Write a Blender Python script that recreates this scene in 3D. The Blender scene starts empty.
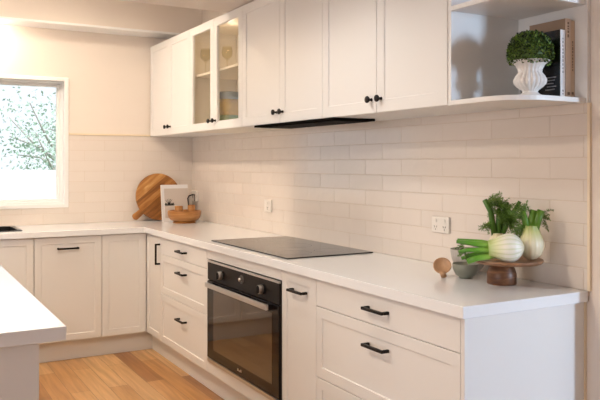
import bpy, bmesh, math, random
from mathutils import Vector, Matrix
random.seed(7)
C = bpy.context.scene.collection
PI = math.pi

# ------------------------------------------------------------------ materials
def nmat(name):
    m = bpy.data.materials.new(name); m.use_nodes = True
    nt = m.node_tree; b = nt.nodes['Principled BSDF']
    return m, nt, b

def mat(name, col, rough=0.5, metal=0.0, coat=0.0, noise=0.0, nscale=6.0, bump=0.0, bscale=40.0, spec=0.5, trans=0.0, ior=1.45):
    m, nt, b = nmat(name)
    b.inputs['Base Color'].default_value = (*col, 1)
    b.inputs['Roughness'].default_value = rough
    b.inputs['Metallic'].default_value = metal
    b.inputs['Coat Weight'].default_value = coat
    b.inputs['Coat Roughness'].default_value = 0.1
    b.inputs['Specular IOR Level'].default_value = spec
    b.inputs['Transmission Weight'].default_value = trans
    b.inputs['IOR'].default_value = ior
    tc = nt.nodes.new('ShaderNodeTexCoord')
    if noise:
        n = nt.nodes.new('ShaderNodeTexNoise'); n.inputs['Scale'].default_value = nscale; n.inputs['Detail'].default_value = 4
        r = nt.nodes.new('ShaderNodeMixRGB')
        r.inputs[1].default_value = (*[c * (1 - noise) for c in col], 1)
        r.inputs[2].default_value = (*[min(1, c * (1 + noise)) for c in col], 1)
        nt.links.new(tc.outputs['Object'], n.inputs['Vector'])
        nt.links.new(n.outputs['Fac'], r.inputs[0]); nt.links.new(r.outputs[0], b.inputs['Base Color'])
    if bump:
        n = nt.nodes.new('ShaderNodeTexNoise'); n.inputs['Scale'].default_value = bscale
        bp = nt.nodes.new('ShaderNodeBump'); bp.inputs['Strength'].default_value = bump; bp.inputs['Distance'].default_value = 0.01
        nt.links.new(tc.outputs['Object'], n.inputs['Vector'])
        nt.links.new(n.outputs['Fac'], bp.inputs['Height']); nt.links.new(bp.outputs[0], b.inputs['Normal'])
    return m

def wood(name, stops, rough=0.45, rot=(0, 0, 0), stretch=(1, 12, 12), scale=1.0, strip=0.0, coat=0.0):
    """streaky timber grain running along local x (after rot); strip>0 gives glued strips of that width"""
    m, nt, b = nmat(name)
    b.inputs['Roughness'].default_value = rough; b.inputs['Coat Weight'].default_value = coat
    tc = nt.nodes.new('ShaderNodeTexCoord'); mp = nt.nodes.new('ShaderNodeMapping')
    mp.inputs['Rotation'].default_value = rot
    nt.links.new(tc.outputs['Object'], mp.inputs[0])
    mp2 = nt.nodes.new('ShaderNodeMapping'); mp2.inputs['Scale'].default_value = tuple(s * scale for s in stretch)
    nt.links.new(mp.outputs[0], mp2.inputs[0])
    n = nt.nodes.new('ShaderNodeTexNoise'); n.inputs['Scale'].default_value = 3; n.inputs['Detail'].default_value = 6; n.inputs['Distortion'].default_value = 0.6
    nt.links.new(mp2.outputs[0], n.inputs['Vector'])
    fac = n.outputs['Fac']
    if strip:
        sx = nt.nodes.new('ShaderNodeSeparateXYZ'); nt.links.new(mp.outputs[0], sx.inputs[0])
        d = nt.nodes.new('ShaderNodeMath'); d.operation = 'DIVIDE'; d.inputs[1].default_value = strip; nt.links.new(sx.outputs[1], d.inputs[0])
        f = nt.nodes.new('ShaderNodeMath'); f.operation = 'FLOOR'; nt.links.new(d.outputs[0], f.inputs[0])
        w = nt.nodes.new('ShaderNodeTexWhiteNoise'); w.noise_dimensions = '1D'; nt.links.new(f.outputs[0], w.inputs['W'])
        mx = nt.nodes.new('ShaderNodeMath'); mx.operation = 'MULTIPLY_ADD'; mx.inputs[1].default_value = 0.5; mx.inputs[2].default_value = -0.25
        nt.links.new(w.outputs['Value'], mx.inputs[0])
        ad = nt.nodes.new('ShaderNodeMath'); ad.operation = 'ADD'; nt.links.new(mx.outputs[0], ad.inputs[0]); nt.links.new(fac, ad.inputs[1]); fac = ad.outputs[0]
    cr = nt.nodes.new('ShaderNodeValToRGB')
    cr.color_ramp.elements[0].position = stops[0][0]; cr.color_ramp.elements[0].color = (*stops[0][1], 1)
    cr.color_ramp.elements[1].position = stops[-1][0]; cr.color_ramp.elements[1].color = (*stops[-1][1], 1)
    for p, c in stops[1:-1]:
        e = cr.color_ramp.elements.new(p); e.color = (*c, 1)
    nt.links.new(fac, cr.inputs[0]); nt.links.new(cr.outputs[0], b.inputs['Base Color'])
    return m

def floor_mat():
    m, nt, b = nmat('timber_floorboards')
    b.inputs['Roughness'].default_value = 0.3
    tc = nt.nodes.new('ShaderNodeTexCoord')
    br = nt.nodes.new('ShaderNodeTexBrick')
    br.offset = 0.37; br.offset_frequency = 2
    br.inputs['Color1'].default_value = (0, 0, 0, 1); br.inputs['Color2'].default_value = (1, 1, 1, 1); br.inputs['Mortar'].default_value = (0.5, 0.5, 0.5, 1)
    br.inputs['Scale'].default_value = 1; br.inputs['Mortar Size'].default_value = 0.0012; br.inputs['Bias'].default_value = 0
    br.inputs['Brick Width'].default_value = 1.3; br.inputs['Row Height'].default_value = 0.115
    nt.links.new(tc.outputs['Object'], br.inputs[0])
    cr = nt.nodes.new('ShaderNodeValToRGB')
    el = cr.color_ramp.elements
    el[0].position = 0; el[0].color = (0.33, 0.15, 0.05, 1)
    el[1].position = 1; el[1].color = (0.70, 0.46, 0.23, 1)
    e = el.new(0.35); e.color = (0.50, 0.26, 0.10, 1)
    e = el.new(0.7); e.color = (0.58, 0.33, 0.135, 1)
    nt.links.new(br.outputs['Color'], cr.inputs[0])
    mp = nt.nodes.new('ShaderNodeMapping'); mp.inputs['Scale'].default_value = (0.9, 14, 1); nt.links.new(tc.outputs['Object'], mp.inputs[0])
    n = nt.nodes.new('ShaderNodeTexNoise'); n.inputs['Scale'].default_value = 2.2; n.inputs['Detail'].default_value = 7; n.inputs['Distortion'].default_value = 0.8
    nt.links.new(mp.outputs[0], n.inputs['Vector'])
    c2 = nt.nodes.new('ShaderNodeValToRGB'); c2.color_ramp.elements[0].position = 0.3; c2.color_ramp.elements[0].color = (0.72, 0.66, 0.58, 1)
    c2.color_ramp.elements[1].position = 0.72; c2.color_ramp.elements[1].color = (1.12, 1.1, 1.06, 1)
    nt.links.new(n.outputs['Fac'], c2.inputs[0])
    mu = nt.nodes.new('ShaderNodeMixRGB'); mu.blend_type = 'MULTIPLY'; mu.inputs[0].default_value = 1
    nt.links.new(cr.outputs[0], mu.inputs[1]); nt.links.new(c2.outputs[0], mu.inputs[2])
    dk = nt.nodes.new('ShaderNodeMixRGB'); dk.inputs[2].default_value = (0.2, 0.11, 0.05, 1)
    nt.links.new(br.outputs['Fac'], dk.inputs[0]); nt.links.new(mu.outputs[0], dk.inputs[1])
    nt.links.new(dk.outputs[0], b.inputs['Base Color'])
    return m

def grad_mat(name, stops, axis=2, rough=0.45, streak=0.0, streak_col=(1, 1, 1), sss=0.0, ang=26):
    """colour changes along a local axis (natural colouring of a vegetable)"""
    m, nt, b = nmat(name)
    b.inputs['Roughness'].default_value = rough
    tc = nt.nodes.new('ShaderNodeTexCoord'); sx = nt.nodes.new('ShaderNodeSeparateXYZ'); nt.links.new(tc.outputs['Object'], sx.inputs[0])
    cr = nt.nodes.new('ShaderNodeValToRGB'); mr = nt.nodes.new('ShaderNodeMapRange')
    lo, hi = stops[0][0], stops[-1][0]
    mr.inputs[1].default_value = lo; mr.inputs[2].default_value = hi
    nt.links.new(sx.outputs[axis], mr.inputs[0]); nt.links.new(mr.outputs[0], cr.inputs[0])
    el = cr.color_ramp.elements
    el[0].position = 0; el[0].color = (*stops[0][1], 1); el[1].position = 1; el[1].color = (*stops[-1][1], 1)
    for p, c in stops[1:-1]:
        e = el.new((p - lo) / (hi - lo)); e.color = (*c, 1)
    out = cr.outputs[0]
    if streak:
        at = nt.nodes.new('ShaderNodeMath'); at.operation = 'ARCTAN2'; nt.links.new(sx.outputs[0], at.inputs[0]); nt.links.new(sx.outputs[1], at.inputs[1])
        ml = nt.nodes.new('ShaderNodeMath'); ml.operation = 'MULTIPLY'; ml.inputs[1].default_value = ang; nt.links.new(at.outputs[0], ml.inputs[0])
        si = nt.nodes.new('ShaderNodeMath'); si.operation = 'SINE'; nt.links.new(ml.outputs[0], si.inputs[0])
        mm = nt.nodes.new('ShaderNodeMapRange'); mm.inputs[1].default_value = 0.2; mm.inputs[2].default_value = 1; mm.inputs[4].default_value = streak
        nt.links.new(si.outputs[0], mm.inputs[0])
        mx = nt.nodes.new('ShaderNodeMixRGB'); mx.inputs[2].default_value = (*streak_col, 1)
        nt.links.new(mm.outputs[0], mx.inputs[0]); nt.links.new(out, mx.inputs[1]); out = mx.outputs[0]
    nt.links.new(out, b.inputs['Base Color'])
    if sss:
        b.inputs['Subsurface Weight'].default_value = sss; b.inputs['Subsurface Radius'].default_value = (0.01, 0.01, 0.005)
    return m

def foliage_mat(name, ca, cb, rough=0.5, lo=0.0):
    m, nt, b = nmat(name)
    b.inputs['Roughness'].default_value = rough
    g = nt.nodes.new('ShaderNodeNewGeometry'); cr = nt.nodes.new('ShaderNodeValToRGB')
    cr.color_ramp.elements[0].color = (*ca, 1); cr.color_ramp.elements[1].color = (*cb, 1); cr.color_ramp.elements[0].position = lo
    nt.links.new(g.outputs['Random Per Island'], cr.inputs[0]); nt.links.new(cr.outputs[0], b.inputs['Base Color'])
    return m

def pane_mat(name, tint=(1, 1, 1), refl=0.08):
    m = bpy.data.materials.new(name); m.use_nodes = True; nt = m.node_tree; nt.nodes.clear()
    o = nt.nodes.new('ShaderNodeOutputMaterial'); t = nt.nodes.new('ShaderNodeBsdfTransparent'); t.inputs[0].default_value = (*tint, 1)
    g = nt.nodes.new('ShaderNodeBsdfGlossy'); g.inputs['Roughness'].default_value = 0.02
    f = nt.nodes.new('ShaderNodeFresnel'); f.inputs[0].default_value = 1.5
    x = nt.nodes.new('ShaderNodeMixShader')
    gm = nt.nodes.new('ShaderNodeNewGeometry'); iv = nt.nodes.new('ShaderNodeMath'); iv.operation = 'SUBTRACT'; iv.inputs[0].default_value = 1; nt.links.new(gm.outputs['Backfacing'], iv.inputs[1])
    mm = nt.nodes.new('ShaderNodeMath'); mm.operation = 'MULTIPLY'; nt.links.new(f.outputs[0], mm.inputs[0]); nt.links.new(iv.outputs[0], mm.inputs[1])
    nt.links.new(mm.outputs[0], x.inputs[0]); nt.links.new(t.outputs[0], x.inputs[1]); nt.links.new(g.outputs[0], x.inputs[2]); nt.links.new(x.outputs[0], o.inputs[0])
    return m

M = dict(
    cab=mat('cabinet_paint', (0.80, 0.795, 0.785), 0.36),
    cabin=mat('cabinet_interior', (0.84, 0.78, 0.68), 0.5),
    wall=mat('wall_paint', (0.80, 0.725, 0.655), 0.75, bump=0.04, bscale=120),
    ceil=mat('ceiling_paint', (0.72, 0.66, 0.62), 0.85),
    trimw=mat('window_white', (0.88, 0.88, 0.88), 0.35),
    bench=mat('white_quartz', (0.85, 0.875, 0.905), 0.13, noise=0.02, nscale=200, coat=0.2),
    grout=mat('grout', (0.66, 0.565, 0.47), 0.7),
    edge=mat('tile_trim_cream', (0.84, 0.72, 0.54), 0.4),
    floor=floor_mat(),
    black=mat('matt_black_metal', (0.009, 0.008, 0.008), 0.45, spec=0.3),
    gap=mat('dark_gap', (0.05, 0.04, 0.035), 0.8),
    ovenblack=mat('oven_black_glass', (0.008, 0.006, 0.006), 0.06, spec=0.35),
    ovenpanel=mat('oven_black_enamel', (0.014, 0.011, 0.010), 0.4, spec=0.15),
    ovenwin=mat('oven_window_glass', (0.060, 0.040, 0.026), 0.04, spec=0.8, coat=0.3),
    ovenin=mat('oven_cavity', (0.06, 0.05, 0.045), 0.4),
    hob=mat('hob_black_glass', (0.02, 0.018, 0.017), 0.09, spec=0.28),
    hobmark=mat('hob_marking', (0.10, 0.09, 0.085), 0.3),
    steel=mat('brushed_steel', (0.62, 0.60, 0.58), 0.32, metal=0.9),
    hood=mat('hood_dark_glass', (0.010, 0.009, 0.008), 0.9, spec=0.0),
    hoodsteel=mat('hood_filter_metal', (0.022, 0.020, 0.019), 0.7, spec=0.05),
    plastic=mat('white_plastic', (0.80, 0.76, 0.71), 0.35),
    plasticd=mat('outlet_slots', (0.25, 0.22, 0.2), 0.5),
    sink=mat('black_sink', (0.012, 0.012, 0.013), 0.35),
    glass=pane_mat('clear_glass'),
    cabglass=pane_mat('cabinet_glass', (0.97, 0.96, 0.93)),
    board=wood('acacia_board', [(0.2, (0.20, 0.075, 0.018)), (0.5, (0.38, 0.155, 0.037)), (0.72, (0.50, 0.24, 0.07)), (0.9, (0.66, 0.40, 0.16))], 0.42, strip=0.045, stretch=(2, 14, 14)),
    walnut=wood('stand_wood', [(0.25, (0.05, 0.02, 0.009)), (0.5, (0.15, 0.06, 0.024)), (0.68, (0.33, 0.15, 0.062)), (0.85, (0.55, 0.34, 0.18))], 0.42, stretch=(2, 3, 14), scale=1.1),
    platew=wood('stand_plate_wood', [(0.25, (0.16, 0.07, 0.032)), (0.6, (0.33, 0.165, 0.078)), (0.85, (0.48, 0.27, 0.14))], 0.42, stretch=(2, 12, 6)),
    bowlw=wood('bowl_wood', [(0.2, (0.22, 0.08, 0.02)), (0.5, (0.40, 0.17, 0.045)), (0.8, (0.62, 0.34, 0.12))], 0.38, stretch=(2, 2, 16), scale=1.0),
    spoonw=wood('spoon_wood', [(0.2, (0.36, 0.20, 0.105)), (0.6, (0.52, 0.31, 0.175)), (0.9, (0.62, 0.40, 0.24))], 0.5, stretch=(3, 12, 12)),
    greenbowl=mat('sage_glaze', (0.215, 0.225, 0.185), 0.32, noise=0.12, nscale=20),
    ribbowl=mat('pale_grey_glaze', (0.47, 0.44, 0.41), 0.4),
    urn=mat('urn_white_ceramic', (0.80, 0.78, 0.76), 0.5, noise=0.04, nscale=30),
    leaf=foliage_mat('topiary_leaf', (0.006, 0.022, 0.003), (0.20, 0.34, 0.05), lo=0.3),
    leafcore=mat('topiary_core', (0.012, 0.03, 0.006), 0.9),
    bkblack=mat('book_black', (0.012, 0.012, 0.014), 0.25),
    bkwhite=mat('book_white', (0.80, 0.79, 0.80), 0.45),
    bkcream=mat('book_cream', (0.72, 0.60, 0.52), 0.5),
    bktan=mat('book_tan', (0.66, 0.50, 0.36), 0.5),
    bkbrown=mat('book_brown', (0.34, 0.24, 0.17), 0.5),
    ink=mat('ink_grey', (0.34, 0.33, 0.34), 0.5),
    inkb=mat('ink_black', (0.05, 0.055, 0.05), 0.5),
    inkd=mat('ink_dark', (0.24, 0.17, 0.13), 0.5),
    inkp=mat('cover_grey_pink', (0.62, 0.55, 0.50), 0.5),
    pages=mat('pages', (0.76, 0.70, 0.62), 0.8),
    bark=mat('bark', (0.48, 0.46, 0.44), 0.9),
    treeleaf=foliage_mat('tree_leaf', (0.34, 0.50, 0.40), (0.55, 0.68, 0.58)),
    fence=mat('fence_white', (0.82, 0.84, 0.86), 0.8),
    grass=mat('lawn', (0.16, 0.22, 0.08), 0.9, noise=0.2),
    jar_lid=mat('blue_grey_lid', (0.33, 0.38, 0.42), 0.4),
    jar_y=mat('yellow_pasta', (0.70, 0.48, 0.14), 0.5, noise=0.3, nscale=60),
    jar_g=mat('green_stuff', (0.28, 0.38, 0.16), 0.5, noise=0.4, nscale=60),
    drink=pane_mat('drinking_glass', (0.97, 0.95, 0.86)),
    fbulb=grad_mat('fennel_bulb', [(0.0, (0.66, 0.58, 0.42)), (0.015, (0.86, 0.84, 0.74)), (0.070, (0.87, 0.87, 0.76)), (0.10, (0.70, 0.76, 0.42)), (0.126, (0.42, 0.58, 0.18))], streak=0.42, streak_col=(0.50, 0.58, 0.24), rough=0.28, ang=17),
    fbulb2=grad_mat('fennel_bulb_cream', [(0.0, (0.62, 0.50, 0.32)), (0.02, (0.80, 0.72, 0.52)), (0.07, (0.82, 0.77, 0.57)), (0.105, (0.56, 0.60, 0.25)), (0.13, (0.27, 0.38, 0.08))], streak=0.35, streak_col=(0.62, 0.58, 0.33), rough=0.3, ang=13),
    fstalk=mat('fennel_stalk', (0.10, 0.22, 0.025), 0.35, noise=0.3, nscale=30),
    fstalkl=grad_mat('fennel_stalk_bright', [(0.09, (0.55, 0.66, 0.28)), (0.12, (0.30, 0.52, 0.09)), (0.17, (0.12, 0.34, 0.03)), (0.24, (0.06, 0.20, 0.018))], rough=0.3),
    fstalkd=mat('fennel_stalk_dark', (0.06, 0.15, 0.018), 0.4, noise=0.35, nscale=30),
    ffrond=foliage_mat('fennel_frond', (0.035, 0.10, 0.012), (0.20, 0.36, 0.05)),
)
def tile_mat():
    m, nt, b = nmat('hand_glazed_tile')
    b.inputs['Roughness'].default_value = 0.16; b.inputs['Coat Weight'].default_value = 0.3; b.inputs['Coat Roughness'].default_value = 0.08
    g = nt.nodes.new('ShaderNodeNewGeometry'); cr = nt.nodes.new('ShaderNodeValToRGB')
    cr.color_ramp.elements[0].color = (0.75, 0.685, 0.625, 1); cr.color_ramp.elements[1].color = (0.785, 0.715, 0.655, 1)
    nt.links.new(g.outputs['Random Per Island'], cr.inputs[0]); nt.links.new(cr.outputs[0], b.inputs['Base Color'])
    tc = nt.nodes.new('ShaderNodeTexCoord'); n = nt.nodes.new('ShaderNodeTexNoise'); n.inputs['Scale'].default_value = 14; n.inputs['Detail'].default_value = 2
    bp = nt.nodes.new('ShaderNodeBump'); bp.inputs['Strength'].default_value = 0.22; bp.inputs['Distance'].default_value = 0.01
    nt.links.new(tc.outputs['Object'], n.inputs['Vector']); nt.links.new(n.outputs['Fac'], bp.inputs['Height']); nt.links.new(bp.outputs[0], b.inputs['Normal'])
    return m
M['tile'] = tile_mat()

# ------------------------------------------------------------------ mesh helpers
def obj(name, bm, m, parent=None, smooth=False, bevel=0.0, seg=2):
    me = bpy.data.meshes.new(name)
    bmesh.ops.recalc_face_normals(bm, faces=bm.faces)
    bm.to_mesh(me); bm.free()
    o = bpy.data.objects.new(name, me); C.objects.link(o)
    me.materials.append(m)
    if smooth:
        for p in me.polygons: p.use_smooth = True
    if bevel:
        md = o.modifiers.new('bevel', 'BEVEL'); md.width = bevel; md.segments = seg; md.limit_method = 'ANGLE'; md.angle_limit = math.radians(50)
        md.harden_normals = False
    if parent is not None: o.parent = parent
    return o

def smooth_angle(o, deg=40):
    me = o.data
    for p in me.polygons: p.use_smooth = True
    try:
        me.set_sharp_from_angle(angle=math.radians(deg))
    except Exception:
        pass
    return o

def bx(bm, x0, x1, y0, y1, z0, z1):
    v = [bm.verts.new((x, y, z)) for z in (z0, z1) for y in (y0, y1) for x in (x0, x1)]
    for f in ((0, 1, 3, 2), (4, 6, 7, 5), (0, 4, 5, 1), (2, 3, 7, 6), (0, 2, 6, 4), (1, 5, 7, 3)):
        bm.faces.new([v[i] for i in f])
    return v

def box(*a):
    bm = bmesh.new(); bx(bm, *a); return bm

def lathe(bm, prof, n=32, cx=0, cy=0, cz=0, mod=None):
    """prof: list of (r, z); closed at both ends if r==0"""
    rings = []
    for r, z in prof:
        if r <= 1e-6:
            rings.append([bm.verts.new((cx, cy, cz + z))])
        else:
            ring = []
            for i in range(n):
                a = 2 * PI * i / n
                rr = r * (mod(a, z) if mod else 1)
                ring.append(bm.verts.new((cx + rr * math.cos(a), cy + rr * math.sin(a), cz + z)))
            rings.append(ring)
    for A, B in zip(rings, rings[1:]):
        for i in range(n):
            j = (i + 1) % n
            if len(A) == 1 and len(B) == 1: continue
            if len(A) == 1: bm.faces.new((A[0], B[i], B[j]))
            elif len(B) == 1: bm.faces.new((A[i], A[j], B[0]))
            else: bm.faces.new((A[i], A[j], B[j], B[i]))
    return bm

def tube(bm, pts, rad, n=8, cap=True):
    pts = [Vector(p) for p in pts]
    if not hasattr(rad, '__len__'): rad = [rad] * len(pts)
    rings = []; up = None
    for i, p in enumerate(pts):
        d = (pts[min(i + 1, len(pts) - 1)] - pts[max(i - 1, 0)]).normalized()
        if up is None:
            up = Vector((0, 0, 1)) if abs(d.z) < 0.9 else Vector((1, 0, 0))
        s = d.cross(up).normalized(); up = s.cross(d).normalized()
        rings.append([bm.verts.new(p + (s * math.cos(2 * PI * k / n) + up * math.sin(2 * PI * k / n)) * rad[i]) for k in range(n)])
    for A, B in zip(rings, rings[1:]):
        for k in range(n): bm.faces.new((A[k], A[(k + 1) % n], B[(k + 1) % n], B[k]))
    if cap:
        bm.faces.new(rings[0][::-1]); bm.faces.new(rings[-1])
    return bm

def cells(xs, ys, inside, z0, z1):
    """prism made of the grid cells for which inside(cx, cy), one watertight mesh"""
    bm = bmesh.new(); vt = {}
    def v(i, j, z):
        k = (i, j, z)
        if k not in vt: vt[k] = bm.verts.new((xs[i], ys[j], z))
        return vt[k]
    nx, ny = len(xs) - 1, len(ys) - 1
    ins = lambda i, j: 0 <= i < nx and 0 <= j < ny and inside((xs[i] + xs[i + 1]) / 2, (ys[j] + ys[j + 1]) / 2)
    for i in range(nx):
        for j in range(ny):
            if not ins(i, j): continue
            for z in (z0, z1): bm.faces.new((v(i, j, z), v(i + 1, j, z), v(i + 1, j + 1, z), v(i, j + 1, z)))
            for di, dj, a, b in ((-1, 0, (i, j), (i, j + 1)), (1, 0, (i + 1, j), (i + 1, j + 1)), (0, -1, (i, j), (i + 1, j)), (0, 1, (i, j + 1), (i + 1, j + 1))):
                if not ins(i + di, j + dj): bm.faces.new((v(*a, z0), v(*b, z0), v(*b, z1), v(*a, z1)))
    return bm

def poly_prism(pts, z0, z1):
    bm = bmesh.new()
    a = [bm.verts.new((x, y, z0)) for x, y in pts]; b = [bm.verts.new((x, y, z1)) for x, y in pts]
    bm.faces.new(a[::-1]); bm.faces.new(b); n = len(pts)
    for i in range(n): bm.faces.new((a[i], a[(i + 1) % n], b[(i + 1) % n], b[i]))
    return bm

def empty(name, loc=(0, 0, 0), rz=0):
    o = bpy.data.objects.new(name, None); C.objects.link(o); o.location = loc; o.rotation_euler = (0, 0, rz); o.empty_display_size = 0.05
    return o

def tag(o, label, cat, group=None):
    o['label'] = label; o['category'] = cat
    if group: o['group'] = group
    return o

def struct(o):
    o['kind'] = 'structure'; return o

# ------------------------------------------------------------------ dimensions
H = 0.90; T = 0.04                 # benchtop
FR = -0.58                         # cabinet front plane of the long run
FX = 0.59                          # cabinet front plane of the back run
XE = 3.935                         # end of the long run
Z0, Z1 = 1.575, 2.2975             # wall cabinets
RX, RY, SY = 9.5, -5.6, 3.8     # room extents

# ------------------------------------------------------------------ setting
struct(obj('floor', box(-0.2, RX + 0.2, RY - 0.2, SY + 0.2, -0.05, 0), M['floor']))
# back wall (plane x = 0) with the window hole: built in the y-z plane
WY1, WY0, WZ0, WZ1 = -1.02, -2.45, 1.035, 2.0
def wall_yz(name, x0, x1, ys, zs, inside, m):
    bm = cells(ys, zs, inside, x0, x1)      # coordinates (y, z, x)
    for v in bm.verts: v.co = Vector((v.co.z, v.co.x, v.co.y))
    return struct(obj(name, bm, m))
def wall_xz(name, y0, y1, xs, zs, inside, m):
    bm = cells(xs, zs, inside, y0, y1)
    for v in bm.verts: v.co = Vector((v.co.x, v.co.z, v.co.y))
    return struct(obj(name, bm, m))
wall_back = wall_yz('wall_back', -0.2, 0, [RY, WY0, WY1, 0.2], [0, WZ0, WZ1, 2.78], lambda y, z: not (WY0 < y < WY1 and WZ0 < z < WZ1), M['wall'])
wall_right = wall_xz('wall_right', 0, 0.12, [0, 4.06], [0, 2.78], lambda x, z: True, M['wall'])
# off-frame walls: front opening for the end daylight, left opening made up for fill
FY0, FY1, FZ0, FZ1 = 2.15, 2.75, 1.20, 2.27
wall_yz('wall_front', RX, RX + 0.2, [RY, FY0, FY1, SY], [0, FZ0, FZ1, 2.78], lambda y, z: not (FY0 < y < FY1 and FZ0 < z < FZ1), M['wall'])
wall_xz('wall_left', RY - 0.2, RY, [0, 3.7, 6.7, RX], [0, 0.4, 2.1, 2.78], lambda x, z: not (3.7 < x < 6.7 and 0.4 < z < 2.1), M['wall'])
struct(obj('wall_light_block', box(5.45, RX, 0, 0.12, 0, 2.302), M['wall']))  # unseen wall piece added to keep end-window light off the island
# the kitchen wall ends just right of the frame, at the opening to the next room
struct(obj('wall_side', box(3.94, 4.06, 0.12, SY, 0, 2.78), M['wall']))
struct(obj('wall_far', box(3.91, RX + 0.2, SY, SY + 0.2, 0, 2.78), M['wall']))
# ceiling: lower plane over the room, raised recess by the back wall
bm = bmesh.new(); bx(bm, 1.52, RX, RY, 0, 2.302, 2.78); bx(bm, 4.03, RX, 0, SY, 2.302, 2.78)
struct(obj('ceiling', bm, M['ceil'], bevel=0.004))
struct(obj('ceiling_recess', box(0, 1.52, RY, 0, 2.70, 2.78), M['ceil']))
struct(obj('trim_1', box(0, 0.21, RY, 0, 2.385, 2.70), M['wall']))          # bulkhead over the back wall
struct(obj('trim_2', box(0.0, 0.225, RY, -0.0, 2.375, 2.392), M['trimw'], bevel=0.003))   # white bead along the bulkhead's foot

# window
win = empty('window_1', (0, 0, 0)); struct(win)
def ring_yz(x0, x1, ya, yb, za, zb, w):
    bm = cells([ya, ya + w, yb - w, yb], [za, za + w, zb - w, zb], lambda y, z: not (ya + w < y < yb - w and za + w < z < zb - w), x0, x1)
    for v in bm.verts: v.co = Vector((v.co.z, v.co.x, v.co.y))
    return bm
obj('architrave', ring_yz(0.0, 0.014, WY0 - 0.012, WY1 + 0.012, WZ0 - 0.012, WZ1 + 0.012, 0.03), M['trimw'], win, bevel=0.003)
obj('jamb_liner', ring_yz(-0.084, -0.0005, WY0, WY1, WZ0, WZ1, 0.012), M['trimw'], win)
obj('window_frame', ring_yz(-0.16, -0.085, WY0, WY1, WZ0, WZ1, 0.032), M['trimw'], win, bevel=0.004)
obj('sash', ring_yz(-0.15, -0.105, WY0 + 0.032, WY1 - 0.032, WZ0 + 0.032, WZ1 - 0.032, 0.02), M['trimw'], win, bevel=0.003)
obj('pane', box(-0.13, -0.124, WY0 + 0.045, WY1 - 0.045, WZ0 + 0.045, WZ1 - 0.045), M['glass'], win)

# tiles: real boxes in running bond, seated on a grout bed
def tiles(name, length, hgt, to3, joint0, parent, keep, row0=0.0, pitch=0.307, rp=0.08):
    bm = bmesh.new()
    k = 0
    z = H
    while z < hgt - 0.005:
        zt = min(z + rp - 0.0022, hgt)
        off = joint0 + (pitch / 2 if k % 2 == 0 else 0)
        s = off - pitch * math.ceil(off / pitch)
        while s < length:
            a, b = max(s + 0.001, 0.0), min(s + pitch - 0.001, length)
            if b - a > 0.01:
                for (a2, b2, z2, zt2) in keep(a, b, z, zt):
                    if b2 - a2 < 0.006 or zt2 - z2 < 0.006: continue
                    d = 0.0080 + random.uniform(-0.0004, 0.0004)
                    tl = [random.uniform(-0.0003, 0.0003) for _ in range(4)]
                    c = 0.0012
                    front = [(a2 + c, z2 + c), (b2 - c, z2 + c), (b2 - c, zt2 - c), (a2 + c, zt2 - c)]
                    back = [(a2, z2), (b2, z2), (b2, zt2), (a2, zt2)]
                    fv = [bm.verts.new(to3(p, q, d + tl[i])) for i, (p, q) in enumerate(front)]
                    mv = [bm.verts.new(to3(p, q, d - 0.0008)) for (p, q) in back]
                    bv = [bm.verts.new(to3(p, q, 0.001)) for (p, q) in back]
                    bm.faces.new(fv)
                    for i in range(4):
                        j = (i + 1) % 4
                        bm.faces.new((fv[i], fv[j], mv[j], mv[i])); bm.faces.new((mv[i], mv[j], bv[j], bv[i]))
            s += pitch
        z += rp; k += 1
    o = obj(name, bm, M['tile'], parent); o['kind'] = 'structure'
    return o
tiles('splashback_tiles', 3.932, 1.62, lambda s, z, d: (s, -d, z), 2.225, wall_right, lambda a, b, z, t: [(a, b, z, t)])
o = obj('grout_bed', box(0, 3.932, -0.0068, 0, H - 0.02, 1.62), M['grout'], wall_right); struct(o)
def keep_back(a, b, z, t):          # s runs from the corner to the left; hole for the window
    w1, w0 = -WY1 - 0.012, -WY0 + 0.012; zb = WZ0 - 0.014
    out = []
    if t <= zb: return [(a, b, z, t)]
    if z < zb: out.append((max(a, w1), min(b, w0), z, zb))
    if a < w1: out.append((a, min(b, w1), z, t))
    if b > w0: out.append((max(a, w0), b, z, t))
    return [q for q in out if q[1] > q[0]]
tiles('back_wall_tiles', 3.2, 1.575, lambda s, z, d: (d, -s, z), 0.12, wall_back, keep_back)
o = obj('back_grout_bed', cells([-3.2, WY0 - 0.012, WY1 + 0.012, 0], [H - 0.02, WZ0 - 0.012, 1.577], lambda y, z: not (WY0 - 0.012 < y < WY1 + 0.012 and z > WZ0 - 0.012), 0, 0.0068), M['grout'], wall_back)
for v in o.data.vertices: v.co = Vector((v.co.z, v.co.x, v.co.y))
struct(o)
o = obj('tile_edge', box(3.932, 3.943, -0.011, 0, H, 1.575), M['edge'], wall_right); struct(o)
o = obj('tile_cap', box(0, 0.010, -3.2, WY0 - 0.02, 1.577, 1.590), M['edge'], wall_back); struct(o)
o = obj('tile_cap', box(0, 0.014, WY1 + 0.014, 0, 1.577, 1.590), M['edge'], wall_back); struct(o)

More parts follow.
